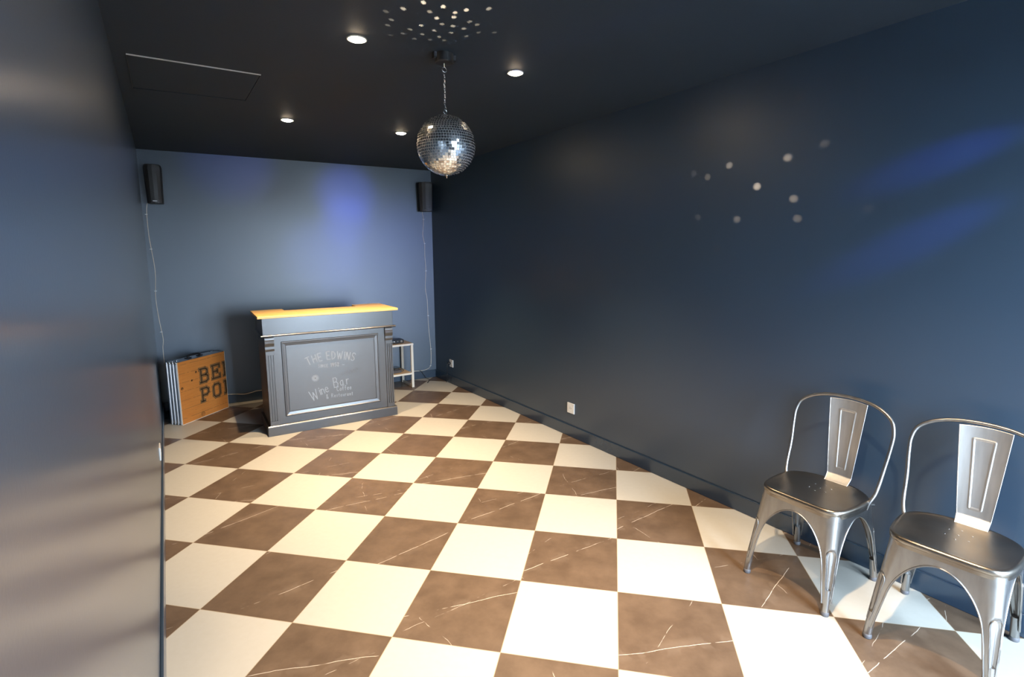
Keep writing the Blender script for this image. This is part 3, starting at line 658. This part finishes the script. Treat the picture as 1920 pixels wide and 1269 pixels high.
for x, z, w_ in ((2.616, 1.945, 'topmost white clip on the right wire, just under the right speaker'), (2.622, 1.66, 'second white clip down the right corner wire'),
                 (2.628, 1.33, 'third white clip down the right corner wire'), (2.639, 0.78, 'white clip on the right wire level with the counter top'),
                 (2.664, 0.36, 'white clip on the right wire level with the shelf unit'), (2.650, 0.147, 'lowest white clip where the right wire bends towards the shelf unit')): clip(x, z, w_, 'cable clips of the right wire', 1)
b = BM(); tube(b, smoothpath([(2.50, yb(2.5) - 0.02, 0.112), (2.535, yb(2.53) - 0.03, 0.080), (2.575, 3.28, 0.012), (2.585, 3.22, 0.0035), (2.53, 3.12, 0.0035), (2.50, 3.085, 0.0035)], 8), 0.003, 6)
tag(obj('floor_cable', b, M_BLACK, smooth=True), 'thin black cord trailing onto the floor in the far right corner', 'cord')
b = BM(); tube(b, smoothpath([(2.02, 3.34, 0.158), (2.10, 3.325, 0.100), (2.02, 3.30, 0.055), (1.93, 3.28, 0.035), (1.85, 3.25, 0.004)], 8), 0.0022, 6)
tag(obj('white_lead', b, M_WIRE, smooth=True), 'thin pale lead hanging under the lower shelf of the shelf unit', 'cord')

# ---------------------------------------------------------------- wall outlets
def outlet(x, y, z, face, label, w=0.088, plug=False):
    t = thing('wall_outlet', label, 'outlet', (x, y, z), 0 if face < 0 else PI)
    b = BM(); box(b, -0.009, -w / 2, -0.044, -0.0002, w / 2, 0.044); obj('cover_plate', b, M_WHITE, t, bevel=0.003)
    n = max(1, round(w / 0.088))
    for k in range(n):
        cy = (k - (n - 1) / 2) * 0.071
        b = BM(); lathe(b, [(0.021, -0.0092), (0.021, -0.0105), (0.018, -0.0105), (0.017, -0.0094), (0.002, -0.0094)], (0, cy, 0), 28, axis='x'); obj('socket', b, M_WHITE, t)
        for s in (-1, 1):
            b = BM(); lathe(b, [(0.0025, -0.0094), (0.0025, -0.0106)], (0, cy + s * 0.0095, 0), 10, axis='x'); obj('pin_hole', b, M_BLACK, t)
    return t
outlet(WR, 0.708, 0.246, -1, 'white wall socket in the middle of the right wall')
outlet(WR, 2.885, 0.246, -1, 'white wall socket at the far end of the right wall with a plug in it')
t = thing('power_plug', 'black plug in the far wall socket with its cord hanging down', 'plug', (WR - 0.0108, 2.905, 0.246))
b = BM(); lathe(b, [(0.017, -0.0002), (0.016, -0.022), (0.010, -0.030)], (0, 0, 0), 18, axis='x'); obj('plug_body', b, M_BLACK, t, smooth=True)
b = BM(); tube(b, smoothpath([(-0.026, 0, 0), (-0.040, 0, -0.015), (-0.038, 0.004, -0.07), (-0.03, 0.02, -0.16), (-0.03, 0.05, -0.24)], 6), 0.003, 6); obj('lead', b, M_BLACK, t, smooth=True)
outlet(WR, -1.120, 0.258, -1, 'white wall socket half hidden behind the left metal chair')
outlet(WL, 1.55, 0.245, 1, 'white socket low on the left wall seen almost edge on', w=0.115)

# ---------------------------------------------------------------- metal bistro chairs (front faces local -y)
def rrect(hx, y0, y1, r, u, s):
    """point on rounded rectangle corner (cx>0 side chosen by caller): s = arc-length from the corner's middle"""
    pass
def lerp(a, b_, t_): return a + (b_ - a) * t_
ZT = 0.432
UX, UY = 0.020, 0.025                      # the upper part sits a little aside of the feet
def leg_geo(sx, front):
    """one pressed-steel leg with its quarter of the arched apron"""
    bm = BM(); rows = 46; cols = 28
    def outline(z):
        k = 1 - z / ZT
        hx = lerp(0.172, 0.196, k); yf = lerp(-0.201, -0.238, k); yr = lerp(0.130, 0.238, k)
        r = lerp(0.048, 0.019, min(1, k * 1.25)); return hx, yf, yr, r
    def corner(z, s, push=0.0):
        hx, yf, yr, r = outline(z); yc = yf if front else yr; q = PI * r / 2
        cx = hx - r; cy = (yc + r) if front else (yc - r); sg = -1 if front else 1
        if abs(s) <= q / 2:
            a = PI / 4 + s / r                                        # 0 -> pointing +x side, 90 -> pointing front/back
            p_ = Vector((cx + r * math.cos(a), cy + sg * r * math.sin(a))); n_ = Vector((math.cos(a), sg * math.sin(a)))
        elif s > 0:
            p_ = Vector((cx - (s - q / 2), cy + sg * r)); n_ = Vector((0, sg))
        else:
            p_ = Vector((cx + r, cy - sg * (-s - q / 2))); n_ = Vector((1, 0))
        p_ -= n_ * push
        return Vector((sx * p_.x + UX * z / ZT, p_.y, z))
    def halfw(z, side):
        hx, yf, yr, r = outline(z); q = PI * r / 4
        full = (hx - r) + q if side > 0 else (yr - yf) / 2 - r + q
        # arch: leg edge as a function of height
        t_ = z / 0.392
        base = 0.019 + 0.034 * t_ ** 1.2
        if t_ <= 0.55: return base
        k = min(1, (t_ - 0.55) / 0.45)
        return base + (full - base) * (1 - math.sqrt(max(0, 1 - k ** 2.2)))
    zs = [0.055 + (0.392 - 0.055) * (1 - (1 - i / rows) ** 1.7) for i in range(rows + 1)]
    grid = []
    for z in zs + [0.402, 0.412, 0.422, ZT]:
        row = []; zz = min(z, 0.392)
        wp, wm = halfw(zz, 1), halfw(zz, -1)
        if z > 0.392:
            hx, yf, yr, r = outline(z); q = PI * r / 4; wp = (hx - r) + q; wm = (yr - yf) / 2 - r + q
        for c in range(cols + 1):
            u = -1 + 2 * c / cols; s = u * (wp if u > 0 else wm)
            g = 0.0
            if 0.075 < z < 0.285:                                     # the long pressed groove with a round head
                gw = 0.50 * (1 - max(0, (z - 0.25) / 0.035) ** 2) ** 0.5 * (0.75 + 0.25 * min(1, (z - 0.075) / 0.08)) * (min(1, (z - 0.075) / 0.03)) ** 0.5
                if gw > 0 and abs(u) < gw: g = 0.010 * min(1, (1 - abs(u) / gw) / 0.30)
            if z < 0.09: g = 0
            row.append(corner(z, s, g))
        grid.append(row)
    loft(bm, grid, closed=False)
    # rolled rims along both edges
    for idx in (0, -1):
        rim = [g_[idx] for g_ in grid[:rows + 1]]
        tube(bm, rim, 0.0036, 6, mi=0)
    # raised lip round the pressed groove
    lip = []
    for z in [0.080 + 0.200 * i / 24 for i in range(25)]: lip.append((z, 0.50 * (0.75 + 0.25 * min(1, (z - 0.075) / 0.08)) * math.sqrt(max(0, 1 - max(0, (z - 0.25) / 0.035) ** 2))))
    wl = [corner(z, -g_ * halfw(z, -1), -0.0008) for z, g_ in lip]; wr = [corner(z, g_ * halfw(z, 1), -0.0008) for z, g_ in lip]
    tube(bm, wl + [corner(0.284, 0, -0.0008)] + wr[::-1], 0.0019, 6)
    # tubular foot
    f0 = corner(0.018, 0, 0.013); f1 = corner(0.115, 0, 0.012)
    tube(bm, [f0, f0.lerp(f1, .5), f1], lambda k: 0.0150 if k < .6 else 0.013, 16)
    return bm, f0
def seat_outline(n=72, grow=0.0):
    pts = []
    for k in range(n):
        a = 2 * PI * k / n; c, s = math.cos(a), math.sin(a)
        if s < 0: e = 6.5; x = 0.190; y = 0.200
        else: e = 2.35; x = 0.190; y = 0.150
        rr = (abs(c) ** e + abs(s) ** e) ** (-1 / e)
        px, py = rr * c * x, rr * s * y - 0.035
        if s < 0: px *= 1 - 0.10 * (rr * -s) ** 2
        L_ = math.hypot(px, py + 0.035); f_ = (L_ + grow) / L_
        pts.append((px * f_, (py + 0.035) * f_ - 0.035))
    return [(x + UX, y + UY) for x, y in pts]
def make_chair(label, loc, rot):
    t = thing('metal_chair', label, 'chair', loc, rot, 'metal chairs against the right wall')
    b = BM()
    rings = []
    for grow, z in ((-0.010, 0.418), (-0.0015, 0.420), (-0.0012, 0.434), (0.0015, 0.436), (0.002, 0.446), (0.000, 0.4525), (-0.005, 0.4565), (-0.011, 0.4575), (-0.018, 0.4555), (-0.032, 0.4532), (-0.07, 0.4515), (-0.12, 0.451)):
        rings.append([(x, y, z) for x, y in seat_outline(grow=grow)])
    loft(b, rings, mi=0)
    for hx, hy in ((0, -.03), (-.03, -.055), (.03, -.055), (-.03, 0), (.03, 0), (0, -.075), (0, .02)):  # bright discs painted in for the light glints at the drain holes
        lathe(b, [(0.0034, 0.4505), (0.0034, 0.4520), (0.0010, 0.4524)], (hx * 1.2 + UX, hy + UY, 0), 10, mi=1)
    o = obj('seat', b, [M_SEAT, M_CHROME], t, smooth=True); md = o.modifiers.new('e', 'EDGE_SPLIT'); md.split_angle = R(50)
    for sx in (-1, 1):
        for front in (True, False):
            b, f0 = leg_geo(sx, front)
            o = obj('leg', b, M_STEEL, t, smooth=True); md = o.modifiers.new('e', 'EDGE_SPLIT'); md.split_angle = R(60)
            b = BM(); lathe(b, [(0.0145, 0.0), (0.0165, 0.003), (0.0165, 0.012), (0.0150, 0.020)], (f0.x, f0.y, 0), 16); obj('rubber_foot', b, M_RUBBER, o, smooth=True)
    # cross stretchers under the seat
    b = BM()
    tube(b, [(-0.145, -0.180, 0.405), (0.185, 0.150, 0.395)], 0.006, 8); tube(b, [(0.185, -0.180, 0.405), (-0.145, 0.150, 0.395)], 0.006, 8)
    obj('under_brace', b, M_STEEL, t, smooth=True)
    # hoop
    half = [(0.180, 0.010, 0.412), (0.187, 0.022, 0.445), (0.199, 0.045, 0.490), (0.206, 0.085, 0.590), (0.214, 0.112, 0.690), (0.214, 0.125, 0.745), (0.197, 0.138, 0.795), (0.150, 0.150, 0.830), (0.085, 0.162, 0.849)]
    path = [p_ + Vector((UX - 0.002, UY, 0)) for p_ in smoothpath(half + [(0, 0.166, 0.855)] + [(-x, y, z) for x, y, z in reversed(half)], 7)]
    b = BM(); tube(b, path, 0.0078, 12); obj('back_frame', b, M_STEEL, t, smooth=True)
    # splat with pressed trapezoid
    b = BM(); rows = 130; cols = 60; g = []
    for i in range(rows + 1):
        v = i / rows; z = 0.455 + (0.843 - 0.455) * v
        hw = lerp(0.049, 0.080, v ** 0.9); yb_ = 0.083 + 0.034 * min(1, v / 0.08) ** 0.7 + 0.046 * v
        row = []
        for c in range(cols + 1):
            u = -1 + 2 * c / cols; x = u * hw
            y = yb_ - 0.012 * u * u * (v ** 0.5)
            dz = z + 0.004 * (1 - u * u) * v
            tw = lerp(0.34, 0.43, (v - .15) / .72)
            if 0.13 < v < 0.90:
                du = abs(abs(u) - tw) * hw; dv_ = min(abs(v - 0.16), abs(v - 0.87)) * 0.388
                dd = du if 0.16 < v < 0.87 else 9
                if abs(u) < tw: dd = min(dd, dv_)
                if dd < 0.0042: y -= 0.0034 * (0.5 + 0.5 * math.cos(PI * dd / 0.0042))
            row.append((x + UX + 0.012, y + UY - 0.002, dz - 0.004))
        g.append(row)
    loft(b, g, closed=False)
    for idx in (0, -1): tube(b, [r_[idx] for r_ in g], 0.0022, 6)
    o = obj('back_splat', b, M_SPLAT, t, smooth=True); md = o.modifiers.new('s', 'SOLIDIFY'); md.thickness = 0.0015
    return t
def chair_copy(src, label, loc, rot):
    c = src.copy(); COL.objects.link(c); c.location = loc; c.rotation_euler = (0, 0, rot); c['label'] = label
    for ch in list(src.children):
        d = ch.copy(); COL.objects.link(d); d.parent = c
        for g in list(ch.children):
            e = g.copy(); COL.objects.link(e); e.parent = d
    return c
c1 = make_chair('grey steel bistro chair on the left, nearer the white wall socket', (2.432, -1.388, 0), R(-91.5))
chair_copy(c1, 'grey steel bistro chair on the right, cut by the edge of the picture', (2.445, -1.888, 0), R(-87))
